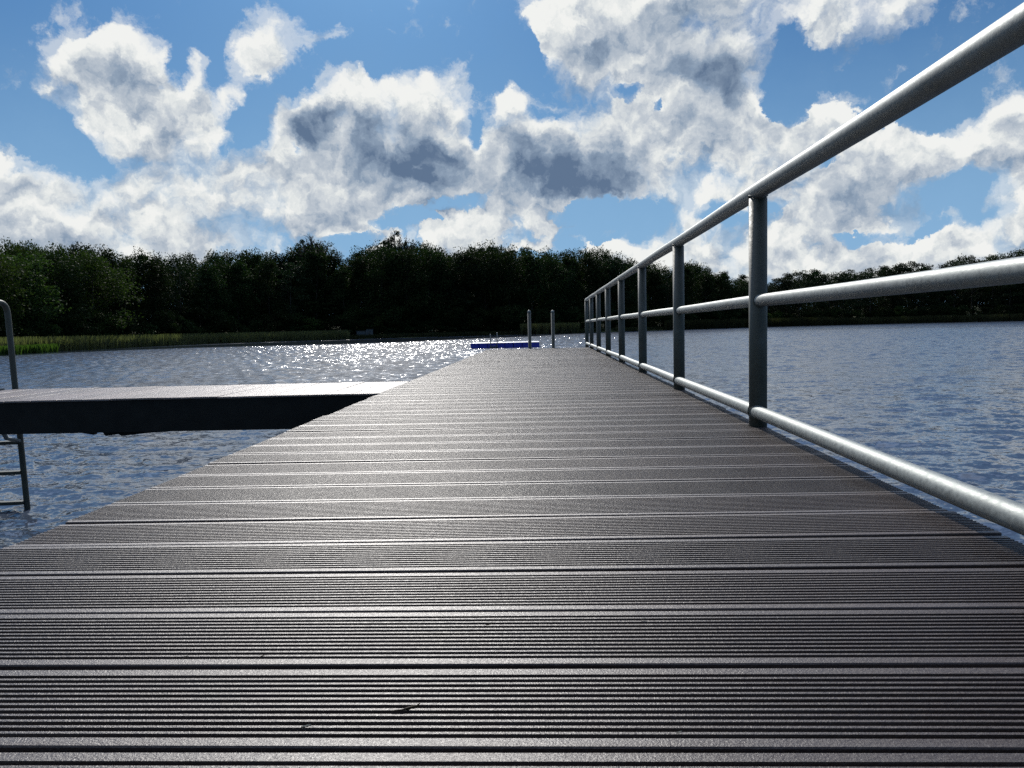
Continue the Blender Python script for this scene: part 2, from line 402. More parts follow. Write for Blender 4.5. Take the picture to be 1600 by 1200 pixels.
# ------------------------------------------------------------------ shoreline in polar form about the place of the jetty
SHORE_PX = [(-300,566),(-120,560),(0,553.5),(90,549),(200,543),(300,538),(400,534.5),(550,530),(700,526),(800,523.5),(915,520),(1065,515.5),(1200,510.5),(1400,505.5),(1600,501.5),(1800,497)]
def polar(px):
    a, r = [], []
    for x, y in px:
        az, el = azel(x, y)
        a.append(az); r.append((EYE.z - WATER) / math.tan(math.radians(-el)))
    return np.array(a), np.array(r)
_sa, _sr = polar(SHORE_PX)
_sr = np.clip(_sr, 60, 240)
_sr = np.convolve(np.pad(_sr, 1, 'edge'), [.25, .5, .25], 'valid')
def shore(az):
    az = np.asarray(az, float)
    xa = np.concatenate([[-181, -120, -75], _sa, [75, 120, 181]])
    xr = np.concatenate([[45, 50, 70], _sr, [170, 80, 45]])
    return np.interp(az, xa, xr)
CALM_PX = [(-300,572),(0,557.5),(90,552.5),(200,547.5),(300,544),(400,541.5),(550,538),(640,534.5),(740,529.5),(830,526),(915,521),(1200,512),(1600,503)]
_ca, _cr = polar(CALM_PX)
print('SHORE', [(round(float(a), 1), round(float(r))) for a, r in zip(_sa, _sr)])
print('CALM', [(round(float(a), 1), round(float(r))) for a, r in zip(_ca, _cr)])
def calm_start(az):
    return np.minimum(np.interp(az, _ca, _cr), shore(az) - 2)
def pol(az, r, z=0.0):
    a = math.radians(az)
    return Vector((math.sin(a) * r, math.cos(a) * r, z))

# ------------------------------------------------------------------ water (real waves near by, finer ones in the shader)
def build_water():
    azs = np.concatenate([np.linspace(-180, -56, 40)[:-1], np.linspace(-56, 52, 1150), np.linspace(52, 180, 40)[1:]])
    rs = [0.0, .6, 1.2]
    r = 1.6
    while r < 420:
        rs.append(r); r += r * .0072 if r < 21 else (.155 if r < 112 else max(.155, r * .0072))
    rs = np.array(rs)
    A, R = np.meshgrid(np.radians(azs), rs)
    X, Y = np.sin(A) * R, np.cos(A) * R
    Z = np.zeros_like(X)
    gr = np.random.default_rng(5)
    SP = np.maximum(np.broadcast_to(np.gradient(rs)[:, None], R.shape), R * .00165)
    grow = 1.25 + .7 * np.clip((R - 12) / 30, 0, 1)
    for i in range(64):
        lam = .10 * (.85 / .10) ** gr.random()
        th = math.radians(70 + gr.normal() * 38)       # waves run obliquely across
        k = 2 * PI / lam
        amp = .0034 * lam
        fade = np.clip((lam / SP - 2.3) / 1.8, 0, 1)
        ph = gr.random() * 6.28
        w = np.sin(k * (X * math.cos(th) + Y * math.sin(th)) + ph + .6 * np.sin(.31 * k * (X * math.sin(th) - Y * math.cos(th)) + ph * 2))
        Z += grow * amp * fade * (w + .25 * np.sin(2 * k * (X * math.cos(th) + Y * math.sin(th)) + 2 * ph))
    azd = np.degrees(A)
    sh = shore(azd); cs = calm_start(azd)
    calm = np.clip((R - cs) / (0.05 * cs), 0, 1)
    wl = np.clip((azd + 30) / 8, 0, 1) * np.clip((4 - azd) / 4, 0, 1)     # a ruffled strip close under the far bank
    strip = np.clip((R - (sh * .90)) / (sh * .02), 0, 1) * wl
    calm = calm * (1 - strip)
    calm = calm * np.clip((6 - azd) / 6 + .35, .35, 1) * .985
    Z *= (1 - calm)
    inner = R < 1.5
    Z[inner] = 0
    far = np.clip((R - 6) / 50, 0, 1) ** .6
    n, mcol = X.shape
    V = np.stack([X, Y, Z + WATER], -1).reshape(-1, 3)
    i = np.arange(n - 1)[:, None] * mcol + np.arange(mcol - 1)[None, :]
    F = np.stack([i, i + mcol, i + mcol + 1, i + 1], -1).reshape(-1, 4)[:, ::-1]
    me = np_mesh('lake_water', V, F, M_water, True)
    for nm, arr in (('calm', calm), ('far', far)):
        a = me.attributes.new(nm, 'FLOAT', 'POINT'); a.data.foreach_set('value', arr.astype(np.float32).ravel()[:len(me.vertices)])
    tag(link('lake_water', me), kind='structure')
build_water()

# ------------------------------------------------------------------ ground: lake bed, banks and land out to the horizon, one sheet
def build_ground():
    azs = np.linspace(-180, 180, 361)
    ts = [('abs', 0.0)]
    V = []; 
    offs = [-60, -25, -12, -5, -1.5, 0, 1.0, 2.5, 6, 12, 25, 60, 120]
    rows = [np.zeros_like(azs)] + [shore(azs) + o for o in offs] + [np.full_like(azs, 800.), np.full_like(azs, 3000.), np.full_like(azs, 9000.)]
    zr = [-4, -4, -3.2, -2.4, -1.7, -1.2, WATER - .02, -.85, -.7, -.6, -.5, -.3, 2.6, 4.5, 6, 6, 6]
    for r, z in zip(rows, zr):
        r = np.maximum(r, 0)
        jit = rng.normal(0, .10 if -1.1 < z < 0 else .02, len(azs)); jit[-1] = jit[0]
        V.append(np.stack([np.sin(np.radians(azs)) * r, np.cos(np.radians(azs)) * r, z + jit], -1))
    V = np.concatenate(V); m = len(azs); n = len(rows)
    i = np.arange(n - 1)[:, None] * m + np.arange(m - 1)[None, :]
    F = np.stack([i, i + m, i + m + 1, i + 1], -1).reshape(-1, 4)[:, ::-1]
    tag(link('ground', np_mesh('ground', V, F, M_ground, True)), kind='structure')
build_ground()

# ------------------------------------------------------------------ trees
def leaf_quads(P, size, up=.25, rr=None, aspect=.65):
    rr = rr or rng
    n = len(P)
    nm = rr.normal(size=(n, 3)); nm[:, 2] += up * 2; nm /= np.linalg.norm(nm, axis=1)[:, None]
    t = rr.normal(size=(n, 3)); a = np.cross(nm, t); a /= np.linalg.norm(a, axis=1)[:, None] + 1e-9
    b = np.cross(nm, a)
    s = size * rr.uniform(.6, 1.35, (n, 1))
    a = a * s * .5; b = b * s * .5 * aspect
    V = np.stack([P - a, P - b * rr.uniform(.7, 1.2, (n, 1)), P + a, P + b], 1).reshape(-1, 3)
    return V
def quad_mesh(name, V, m):
    F = np.arange(len(V), dtype=np.int32).reshape(-1, 4)
    return np_mesh(name, V, F, m, False)
def crown_points(kind, rr, H):
    """leaf positions for a tree of unit-independent height H; returns leaf points and branch ends"""
    pts = []; ends = []
    if kind == 'broad': nc, base, wid = 46, .10, .30
    elif kind == 'tall': nc, base, wid = 42, .16, .22
    elif kind == 'airy': nc, base, wid = 26, .34, .25
    elif kind == 'layered': nc, base, wid = 40, .14, .26
    elif kind == 'bush': nc, base, wid = 22, .02, .48
    else: nc, base, wid = 40, .12, .27
    for i in range(nc):
        u = (i + rr.random()) / nc
        z = base + (1 - base) * (u ** .85)
        if kind in ('broad', 'bush'): prof = math.sqrt(max(.05, 1 - ((z - .52) / .52) ** 2))
        elif kind == 'tall': prof = (1 - z) ** .5 * 1.15 * min(1, (z - base + .15) * 4) + .12
        elif kind == 'layered': prof = (1 - z) ** .6 * 1.2 + .18
        else: prof = .45 + .75 * math.sin(PI * min(1, (z - base) / (1 - base) * .85 + .12))
        a = rr.random() * 2 * PI; rad = wid * prof * H * rr.uniform(.35, 1.0)
        c = np.array([math.cos(a) * rad, math.sin(a) * rad, z * H * .96])
        cs = H * rr.uniform(.06, .125) * (1.25 if kind in ('broad', 'bush') else .95)
        if kind == 'bush': cs *= 1.5
        sq = .42 if kind in ('layered', 'airy') else .75
        n = int(150 * (1.5 if kind in ('broad', 'bush') else 1.15))
        if kind == 'airy': n = 100
        q = rr.normal(size=(n, 3)); q /= np.linalg.norm(q, axis=1)[:, None]
        q *= rr.uniform(.25, 1.0, (n, 1)) ** .5
        q += rr.normal(size=(n, 3)) * .16
        q *= np.array([cs * 1.25, cs * 1.25, cs * sq])
        pts.append(c + q); ends.append(c)
    return np.concatenate(pts), ends
def trunk_mb(rr, H, ends, rb, nlimb=14, bare=0):
    mb = MB()
    lean = rr.normal(0, .02, 2) * H
    ax = lambda z: Vector((lean[0] * (z / H) ** 1.5 + .02 * H * math.sin(z / H * 5), lean[1] * (z / H) ** 1.5, z))
    zs = [0, .04, .15, .3, .45, .6, .75, .9]
    mb.tube([ax(z * H) for z in zs], [rb * (1.35 if z == 0 else 1) * (1 - z * .92) for z in zs], 8)
    pick = rr.permutation(len(ends))[:nlimb]
    for i in pick:
        e = Vector(ends[i]); z0 = max(.1 * H, e.z - .16 * H); p0 = ax(min(z0, .88 * H))
        mid = (p0 + e) * .5 + Vector((0, 0, -.01 * H))
        r0 = rb * .34 * (1 - z0 / H * .7)
        mb.tube([p0, mid, e], [r0, r0 * .6, r0 * .2], 5)
    return mb
PROTO = {}
def make_proto(key, kind, leafmat, seed, H=14.0, leaf=.34):
    rr = np.random.default_rng(seed)
    P, ends = crown_points(kind, rr, H)
    cm = quad_mesh('crown', leaf_quads(P, leaf, .25, rr), leafmat)
    tb = trunk_mb(rr, H, ends, .16 if kind != 'bush' else .05, 16 if kind != 'bush' else 8)
    tm = bpy.data.meshes.new('trunk'); tm.from_pydata(tb.v, [], tb.f); tm.materials.append(M_bark); tm.polygons.foreach_set('use_smooth', tb.sm)
    PROTO[key] = (cm, tm, H)
for i in range(3): make_proto('broad%d' % i, 'broad', M_leafA, 20 + i)
for i in range(2): make_proto('green%d' % i, 'broad', M_leafB, 30 + i)
for i in range(3): make_proto('tall%d' % i, 'tall', M_leafA, 40 + i)
for i in range(3): make_proto('layered%d' % i, 'layered', M_leafC, 50 + i)
for i in range(3): make_proto('airy%d' % i, 'airy', M_leafC, 60 + i)
for i in range(3): make_proto('bush%d' % i, 'bush', M_leafA if i else M_leafB, 70 + i, H=5.0, leaf=.30)
def plant(name, key, az, r, h, wide, label, cat, group=None, z=-.6):
    cm, tm, H = PROTO[key]
    t = empty(name, pol(az, r, z), random.random() * 6.28)
    t.scale = (h / H * wide, h / H * wide, h / H)
    tag(t, label, cat, group)
    c = link('crown', cm, t); k = link('trunk', tm, t)
    return t, c, k
SKY_LINE = [(-260,372),(-120,380),(-60,378),(0,382),(25,388),(40,386),(60,391),(85,388),(125,387),(150,390),(165,395),(183,404),(194,414),(202,403),(220,396),(240,401),(257,409),(280,404),(300,403),(330,400),(345,398),(370,402),(385,395),(400,396),(415,399),(430,396),(445,399),(460,396),(475,385),(490,384),(505,386),(520,396),(536,412),(548,402),(562,393),(580,389),(600,383),(620,381),(640,383),(655,387),(668,386),(682,390),(695,398),(703,407),(712,398),(726,391),(740,392),(750,386),(766,383),(780,388),(800,390),(820,389),(850,394),(870,400),(885,393),(905,396),(922,395),(937,394),(950,398),(965,400),(982,406),(995,415),(1010,414),(1025,413),(1047,421),(1060,416),(1070,413),(1084,412),(1096,416),(1107,422),(1120,430),(1131,424),(1141,444),(1150,434),(1160,429),(1175,436),(1190,443),(1200,441),(1211,434),(1230,427),(1250,422),(1272,421),(1290,428),(1308,424),(1326,421),(1345,424),(1362,418),(1382,415),(1405,411),(1422,408),(1440,411),(1456,421),(1475,413),(1490,406),(1510,402),(1530,408),(1552,400),(1575,399),(1592,393),(1620,392),(1700,388),(1850,384)]
_la = []; _le = []
for x, y in SKY_LINE:
    a, e = azel(x, y); _la.append(a); _le.append(e)
def top_h(az, r, z=-.6):
    return EYE.z + r * math.tan(math.radians(float(np.interp(az, _la, _le)))) - z
ORD = 'first second third fourth fifth sixth seventh eighth ninth tenth eleventh twelfth thirteenth fourteenth fifteenth sixteenth seventeenth eighteenth nineteenth twentieth'.split()
def ordn(n):
    if n <= 20: return ORD[n - 1]
    tens = {2: 'twenty', 3: 'thirty', 4: 'forty', 5: 'fifty', 6: 'sixty', 7: 'seventy', 8: 'eighty'}
    if n % 10 == 0: return {2: 'twentieth', 3: 'thirtieth', 4: 'fortieth', 5: 'fiftieth', 6: 'sixtieth', 7: 'seventieth', 8: 'eightieth'}[n // 10]
    return tens[n // 10] + '-' + ORD[n % 10 - 1]
LANDM = [(0, 'above the left reed bed'), (200, 'over the brown reeds'), (440, 'left of the blue float'), (690, 'behind the blue float and mooring posts'), (920, 'past the railing end'), (1040, 'seen through the railing'), (1200, 'right of the nearest railing post')]
def landmark(x):
    s = 'off the left picture edge'
    for a, t in LANDM:
        if x >= a: s = t
    return s if x < 1600 else 'off the right picture edge'
def px_of_az(az):
    p = pol(az, 100.0); 
    d = p.normalized()
    return 800 + FPX * d.dot(R2) / d.dot(Fv)
# front rank: each skyline bump of the photograph is a tree
def forest():
    az = -47.0; n = 0; cnt = {}
    while az < 42:
        r = float(shore(az)) + random.uniform(7, 11)
        x = px_of_az(az)
        if x < 190: kinds = ['green0', 'broad1', 'green1', 'broad0', 'green0']
        elif x < 540: kinds = ['layered0', 'tall0', 'green1', 'layered1', 'tall1', 'broad2', 'layered2', 'airy0']
        elif x < 720: kinds = ['broad0', 'broad1', 'tall2', 'broad2']
        elif x < 1000: kinds = ['broad1', 'tall0', 'layered0', 'broad2', 'tall1']
        elif x < 1190: kinds = ['tall1', 'broad0', 'tall2', 'layered2', 'airy1']
        else: kinds = ['airy0', 'airy1', 'layered1', 'airy2', 'layered2', 'tall2']
        key = random.choice(kinds)
        h = top_h(az, r) * random.uniform(.93, 1.0)
        wide = random.uniform(.8, 1.05) * max(1.0, min(1.35, 13.0 / h))
        look = {'g': 'fresh green leafy', 'b': 'dark broad-crowned', 't': 'dark narrow-crowned', 'l': 'dark layered', 'a': 'open airy-crowned'}[key[0]]
        lm = landmark(x)
        cnt[lm] = cnt.get(lm, 0) + 1
        plant('tree', key, az, r, h, wide, '%s tree %s, %s in the front row' % (look, lm, ordn(cnt[lm])), 'tree', 'trees in the front row of the far wood', z=-.75)
        az += math.degrees((h * .30 * wide) / r) * random.uniform(.75, 1.2)
        n += 1
    # skyline rank: one tree under every measured bump, a little farther back
    for (x, y) in SKY_LINE:
        a, e = azel(x, y)
        r = float(shore(a)) + random.uniform(14, 20)
        if x < 190: key = random.choice(['green0', 'green1', 'broad0'])
        elif x < 1120: key = random.choice(['broad0', 'broad1', 'tall0', 'tall1', 'tall2', 'layered1'])
        elif x < 1480: key = random.choice(['airy0', 'airy1', 'airy2', 'layered0'])
        else: key = random.choice(['broad2', 'airy1'])
        h = top_h(a, r) * 1.02
        plant('tree', key, a, r, h, .62 if x < 1190 else .72, 'dark tree of the far wood rising behind the front row, only its top showing', 'tree', 'tree tops showing behind the front row', z=-.6)
    # depth of the wood
    for rank, (d0, d1) in enumerate(((24, 32), (38, 50))):
        az = -48.0
        while az < 43:
            x = px_of_az(az)
            r = float(shore(az)) + random.uniform(d0, d1)
            h = top_h(az, r) * random.uniform(.80, .90)
            key = random.choice(['broad0', 'broad1', 'broad2', 'tall0', 'tall1', 'layered0'])
            plant('tree', key, az, r, h, 1.1, 'dark tree deep inside the far wood, hidden but for gaps in the front rows', 'tree', 'trees deep inside the far wood', z=-.5)
            az += math.degrees(h * .36 / r) * random.uniform(.8, 1.2)
    az = -47; k = 0
    while az < 42:                                  # undergrowth at the edge of the wood
        r = float(shore(az)) + random.uniform(3.5, 6.5); x = px_of_az(az)
        h = random.uniform(2.6, 5.2) * (.75 if x > 1180 else 1)
        plant('bush', 'bush%d' % random.choice([0, 1, 2, 1, 2]), az, r, h, random.uniform(.9, 1.3), 'dark bush at the foot of the far wood behind the waterline', 'bush', 'bushes at the foot of the far wood', z=-.8)
        az += math.degrees(2.7 / r) * random.uniform(.7, 1.3); k += 1
forest()

# ------------------------------------------------------------------ reeds
def reeds(name, pts, h0, h1, m, label, w=.05, cat='reeds', lean=.12, rr=None):
    n = len(pts)
    P = np.array(pts); H = rng.uniform(h0, h1, n)
    ang = rng.uniform(0, PI, n); dx = np.stack([np.cos(ang), np.sin(ang), np.zeros(n)], -1) * w / 2
    ln = rng.normal(0, lean, (n, 3)); ln[:, 2] = 0
    top = P + np.stack([np.zeros(n), np.zeros(n), H], -1) + ln * H[:, None]
    mid = P + (top - P) * .7 + ln * .05
    V = np.stack([P - dx, P + dx, mid + dx * .9, mid - dx * .9, top + dx * .25, top - dx * .25], 1).reshape(-1, 3)
    b = np.arange(n)[:, None] * 6
    F = np.concatenate([b + np.array([[0, 1, 2, 3]]), b + np.array([[3, 2, 4, 5]])], 0)
    tag(link(name, np_mesh(name, V, F, m)), label, cat, kind='stuff')
def reed_pts(x0, x1, n, d0, d1, taper=.0):
    a0, a1 = azel(x0, 520)[0], azel(x1, 520)[0]
    out = []
    for i in range(n):
        u = random.random(); a = a0 + (a1 - a0) * u
        r = float(shore(a)) + random.uniform(d0, d1) + math.sin(u * 40) * .5
        p = pol(a, r, WATER - .05); out.append(tuple(p))
    return out
M_reed = mat_leaf('reed_brown_green', (.085, .088, .045), (.145, .138, .075), .36, .15)
M_reed2 = mat_leaf('reed_olive', (.035, .040, .018), (.07, .07, .035), .25, .15)
M_sedge = mat_leaf('bright_sedge', (.045, .080, .018), (.075, .125, .028), .35, .4)
reeds('reed_bed', reed_pts(-260, 545, 26000, -3.0, 2.0), 1.1, 1.75, M_reed, 'long brown-green reed bed along the left shore below the wood', .06)
reeds('sedge_patch', reed_pts(-200, 88, 9000, -5.5, -2.6), .45, .95, M_sedge, 'bright green low sedge patch in front of the left reeds', .09)
reeds('reed_island', reed_pts(815, 903, 7000, -6.0, -1.0), 1.5, 2.1, M_reed, 'small round clump of reeds behind the two mooring posts', .06)
reeds('reed_belt', reed_pts(1040, 1300, 14000, -2.0, 2.5), 1.3, 2.2, M_reed2, 'olive reed belt along the right shore seen through the railing', .08)
reeds('reed_fringe', reed_pts(1300, 1750, 12000, -1.0, 2.5), 1.0, 1.9, M_reed2, 'thin dark reed fringe along the shore at the right edge', .09)
reeds('bank_grass', reed_pts(545, 1040, 14000, -.3, 3.0), .4, .9, M_reed2, 'low dark grass on the bank below the middle of the wood', .08)

# ------------------------------------------------------------------ jetty decking: ribbed planks with real grooves
PITCH_B, Y_G0 = .1767, 1.0428
XL, XR = -1.0543, .832
def plank_profile(w, side=False):
    """(across, z) points of one plank with twelve grooves, from 0 to w"""
    band, n, gw = (.0085, 12, .0048) if side else (.0155, 12, .0076); pit = (w - 2 * band) / (n + (-.0) ); gd = .003 if side else .010
    zb = -.011 if side else -.026
    pts = [(0, zb), (0, -.0015), (.0015, 0)]
    g0 = band; rid = (w - 2 * band - n * gw) / (n - 1)
    x = g0
    for i in range(n):
        pts += [(x, 0), (x + .0012, -gd), (x + gw - .0012, -gd), (x + gw, 0)]
        x += gw + rid
    pts += [(w - .0015, 0), (w, -.0015), (w, zb)]
    return pts
def planks(name, u0, u1, across0, n, axis, parent, gap0=.0075, first_odd=0):
    """n planks laid side by side; u runs along each plank; axis 'x' = planks run along X"""
    V = []; F = []
    for i in range(n):
        wide = (i + first_odd) % 2 == 0
        ga = .0130 if wide else .0075
        w = PITCH_B - (.0130 + .0075) / 2
        if axis == 'y': ga = .005; w = PITCH_B - .005
        c0 = across0 + i * PITCH_B
        dz = random.gauss(0, .0006); tilt = random.gauss(0, .0012)
        e0 = u0 + random.gauss(0, .0022); e1 = u1 + random.gauss(0, .0022)
        prof = plank_profile(w, axis == 'y')
        b = len(V); m = len(prof)
        for u in (e0, e1):
            sk = 0.0
            for (a, z) in prof:
                aa = c0 + ga / 2 + a; zz = z + dz + tilt * (1 if u == e1 else -1) - .001
                V.append((u, aa, zz) if axis == 'x' else (aa, u, zz))
        for k in range(m - 1):
            q = (b + k, b + m + k, b + m + k + 1, b + k + 1)
            F.append(q if axis == 'x' else q[::-1])
        F.append((b, b + m - 1, b + 2 * m - 1, b + m))
        c1 = tuple(range(b, b + m)); c2 = tuple(range(b + 2 * m - 1, b + m - 1, -1))
        F += [c1, c2]
        if not wide:      # a shallow lip shows in every second joint
            a0, a1, z = c0 - .0032, c0 + .0012, -.0065
            b = len(V)
            for (u, a) in ((u0 + .01, a0), (u1 - .01, a0), (u1 - .01, a1), (u0 + .01, a1)):
                V.append((u, a, z) if axis == 'x' else (a, u, z))
            F.append((b, b + 1, b + 2, b + 3))
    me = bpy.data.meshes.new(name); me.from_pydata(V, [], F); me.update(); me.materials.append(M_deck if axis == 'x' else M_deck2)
    return link(name, me, parent)
jetty = tag(empty('jetty', (0, 0, WATER)), 'long straight jetty of ribbed grey-brown planks running away from the camera', 'jetty')
def under(o):  # children built in world metres
    o.matrix_parent_inverse = Matrix.Translation((0, 0, -WATER)); return o
nb = 96
y_first = Y_G0 - 24 * PITCH_B
under(planks('decking', XL, XR, y_first, nb, 'x', jetty, first_odd=1))
Y_END = y_first + nb * PITCH_B
while Y_END > 14.35: Y_END -= PITCH_B
print('deck end', y_first + nb * PITCH_B)
for xx in (-.98, -.36, .22, .74):
    mb = MB(); mb.box(xx - .035, xx + .035, y_first + .02, y_first + nb * PITCH_B - .02, -.20, -.0275); under(mb.build('joist', M_beam, jetty))
for yy in (-2.0, 2.2, 6.4, 10.6, y_first + nb * PITCH_B - .35):
    mb = MB(); mb.box(-1.0, .77, yy - .07, yy + .07, -.36, -.202); under(mb.build('cross_beam', M_beam, jetty))
    for xx in (-.85, .6):
        mb = MB(); mb.tube([(xx, yy, -4.2), (xx, yy, -.362)], .08, 14); under(mb.build('pile', M_steel2, jetty))

side = tag(empty('side_jetty', (-3, 5.3, WATER)), 'side jetty branching left from the long jetty, bright planks over a black beam', 'jetty')
def under2(o):
    o.matrix_parent_inverse = Matrix.Translation((3, -5.3, -WATER)); return o
SY0, SY1 = 4.76, 5.84
ns = 50
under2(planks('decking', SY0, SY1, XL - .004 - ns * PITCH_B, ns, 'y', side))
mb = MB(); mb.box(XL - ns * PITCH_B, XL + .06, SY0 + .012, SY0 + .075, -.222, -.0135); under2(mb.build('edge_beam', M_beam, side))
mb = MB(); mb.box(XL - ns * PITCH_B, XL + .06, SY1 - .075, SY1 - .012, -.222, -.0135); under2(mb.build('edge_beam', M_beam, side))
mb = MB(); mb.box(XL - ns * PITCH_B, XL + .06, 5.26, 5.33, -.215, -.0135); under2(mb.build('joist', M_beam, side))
# ragged-bottomed board hanging under the front beam
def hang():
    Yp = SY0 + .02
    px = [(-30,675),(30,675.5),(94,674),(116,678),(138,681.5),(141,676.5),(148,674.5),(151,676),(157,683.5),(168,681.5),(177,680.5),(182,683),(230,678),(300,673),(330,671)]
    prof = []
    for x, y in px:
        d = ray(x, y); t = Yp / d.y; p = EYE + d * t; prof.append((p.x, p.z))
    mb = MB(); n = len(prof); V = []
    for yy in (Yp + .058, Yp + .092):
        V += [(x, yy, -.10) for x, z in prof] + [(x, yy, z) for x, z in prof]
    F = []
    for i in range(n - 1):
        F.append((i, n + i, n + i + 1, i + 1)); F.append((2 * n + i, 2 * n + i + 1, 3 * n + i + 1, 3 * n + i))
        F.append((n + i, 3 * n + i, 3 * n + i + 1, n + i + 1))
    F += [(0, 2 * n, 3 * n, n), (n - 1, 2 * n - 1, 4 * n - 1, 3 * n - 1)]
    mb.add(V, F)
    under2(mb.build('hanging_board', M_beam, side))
hang()
for xx in (-2.6, -6.4):
    for yy in (5.0, 5.6):
        mb = MB(); mb.tube([(xx - (3.0 if xx < -5 else 2.6), yy, -4.2), (xx - (3.0 if xx < -5 else 2.6), yy, -.2155)], .07, 14); under2(mb.build('pile', M_steel2, side))

# ------------------------------------------------------------------ railing
XP, ZT, ZM, ZB = .8085, .883, .476, .056
PY0, PS = 2.907, 1.6904
rail = tag(empty('railing', (XP, 5, 0)), 'galvanised tube railing with three rails along the right side of the jetty', 'railing')
def under3(o):
    o.matrix_parent_inverse = Matrix.Translation((-XP, -5, 0)); return o
posts = [PY0 + PS * i for i in range(-3, 7)] + [PY0 + PS * 6 + 1.45]
for yy in posts:
    mb = MB(); mb.tube([(XP, yy, -.24), (XP, yy, .858)], .0335, 32)
    o = under3(mb.build('post', M_steel2, rail))
    mb = MB(); mb.box(XP - .10, XP - .031, yy - .05, yy + .05, -.20, -.05)
    under3(mb.build('bracket', M_steel2, rail))
def rail_tube(name, z, r, x=XP, y0=None, y1=None):
    y0 = y0 if y0 is not None else posts[0] - .03; y1 = y1 if y1 is not None else posts[-1] + .03
    n = 60
    pts = [(x + .0012 * math.sin(i * .9), y0 + (y1 - y0) * i / n, z + .0012 * math.sin(i * .7 + 1)) for i in range(n + 1)]
    mb = MB(); mb.tube(pts, r, 40)
    return under3(mb.build(name, M_steel, rail))
rail_tube('top_rail', ZT, .030)
rail_tube('middle_rail', ZM, .0225)
rail_tube('bottom_rail', ZB, .0245, XP - .008)
for yy in posts:      # weld beads where rails meet a post
    def bead(ring):
        mb = MB(); mb.tube(ring, .0028, 6, cap=False); under3(mb.build('weld', M_steel2, rail))
    for z, r, xo in ((ZM, .0225, 0.0), (ZB, .0245, -.008)):
        for s_ in (-1, 1):
            bead([(XP + xo + math.cos(2 * PI * k / 20) * (r + .002), yy + s_ * (.0335 * math.sqrt(max(.05, 1 - ((xo + math.cos(2 * PI * k / 20) * r) / .0335) ** 2)) + .001), z + math.sin(2 * PI * k / 20) * (r + .002)) for k in range(21)])
    bead([(XP + math.cos(2 * PI * k / 20) * .034, yy + math.sin(2 * PI * k / 20) * .034, ZT - .030 + .034 * (math.cos(2 * PI * k / 20)) ** 2 * .45) for k in range(21)])

# ------------------------------------------------------------------ mooring posts at the end of the jetty
def mooring(x, ytop, label):
    d = ray(x, 543.5); yy = y_first + nb * PITCH_B + .07
    X = EYE.x + d.x / d.y * yy
    dt = ray(x, ytop); zt = EYE.z + dt.z / dt.y * yy
    t = tag(empty('mooring_post', (X, yy, WATER)), label, 'post', 'mooring posts at the end of the jetty')
    mb = MB(); mb.tube([(0, 0, -3.1), (0, 0, zt - .05 - WATER)], .030, 24); mb.build('pipe', M_steel2, t)
    mb = MB(); z0 = zt - .05 - WATER
    mb.tube([(0, 0, z0 + .0005)] + [(0, 0, z0 + .045 * math.sin(a)) for a in (.15, .5, .9, 1.2, 1.45)], [.032] + [.032 * math.cos(a) for a in (.15, .5, .9, 1.2, 1.45)], 20, dome=True)
    mb.build('cap', M_steel, t)
    mb = MB()
    mb.box(-.075, .075, -.06, -.041, .86, .98); mb.box(-.075, -.055, -.0405, .06, .86, .98); mb.box(.055, .075, -.0405, .06, .86, .98); mb.box(-.054, .054, .045, .06, .86, .98)
    mb.build('guide_bracket', M_steel2, t)
mooring(828, 484, 'round-capped steel mooring post at the jetty end, nearer the blue float')
mooring(864.5, 484, 'round-capped steel mooring post at the jetty end, nearer the railing')

# ------------------------------------------------------------------ blue bathing float
def bathing_float():
    d = ray(735, 545.0); t = (WATER - EYE.z) / d.z; P = EYE + d * t
    d2 = ray(843, 541.5); t2 = P.y / d2.y; Q = EYE + d2 * t2
    W = Q.x - P.x; n = 8; s = W / n
    print('float', P, W)
    root = tag(empty('bathing_platform', (P.x, P.y, WATER)), 'low blue plastic bathing float on the water beyond the end of the jetty', 'float')
    cube = None
    hgt = .34
    for i in range(n):
        for j in range(5):
            if cube is None:
                mb = MB(); g = .018
                for (a, b) in ((0, .5), (.5, 1)):
                    mb.box(g + a * s, b * s - g, g, s - g, -.12, hgt, .02)
                mb.box(.02, s - .02, .02, s - .02, -.1, hgt - .03)
                cube = mb.build('float_cube', M_blue, root); o = cube
            else:
                o = cube.copy(); C.objects.link(o); o.parent = root
            o.location = (i * s, j * s, 0)
    mb = MB(); mb.box(.03, W - .03, .03, 5 * s - .03, hgt + .002, hgt + .022, .004); mb.build('sheen_sheet', M_sheen, root)  # pale sheet standing in for the sunlit sheen on the blue float's top
    lad = MB()
    L0 = None
    xs = [(ray(766.5, 540).x / ray(766.5, 540).y) * P.y - P.x, (ray(777, 540).x / ray(777, 540).y) * P.y - P.x]
    first = None
    mb = MB(); mb.box(xs[0] - .05, xs[1] + .05, -.16, -.01, .02, .10, .01); step = mb.build('boarding_ladder', M_steel2, root)
    for k, x in enumerate(xs):
        h = .98 if k == 0 else 1.08
        yo = 0 if k == 0 else .25
        pts = [(x, -.10, -.5), (x, -.10, .3)] + [(x, -.10 + .0, h - .3)] + list(arc((x, -.10, h - .2), (x, -.08, h + .12), (x + (.0), .22, h - .12), 8)) + [(x - .02, .55, .52), (x - .03, .62, .36)]
        mb = MB(); mb.tube(pts, .024, 10); o = mb.build('handrail', M_steel, step)
    for z in (-.35, -.1, .16):
        mb = MB(); mb.tube([(xs[0], -.1, z), (xs[1], -.1, z)], .02, 8); mb.build('rung', M_steel, step)
M_sheen = mat_simple('pale_sheen', (.42, .43, .45), (.55, .56, .58), 6, .45, .5)
bathing_float()

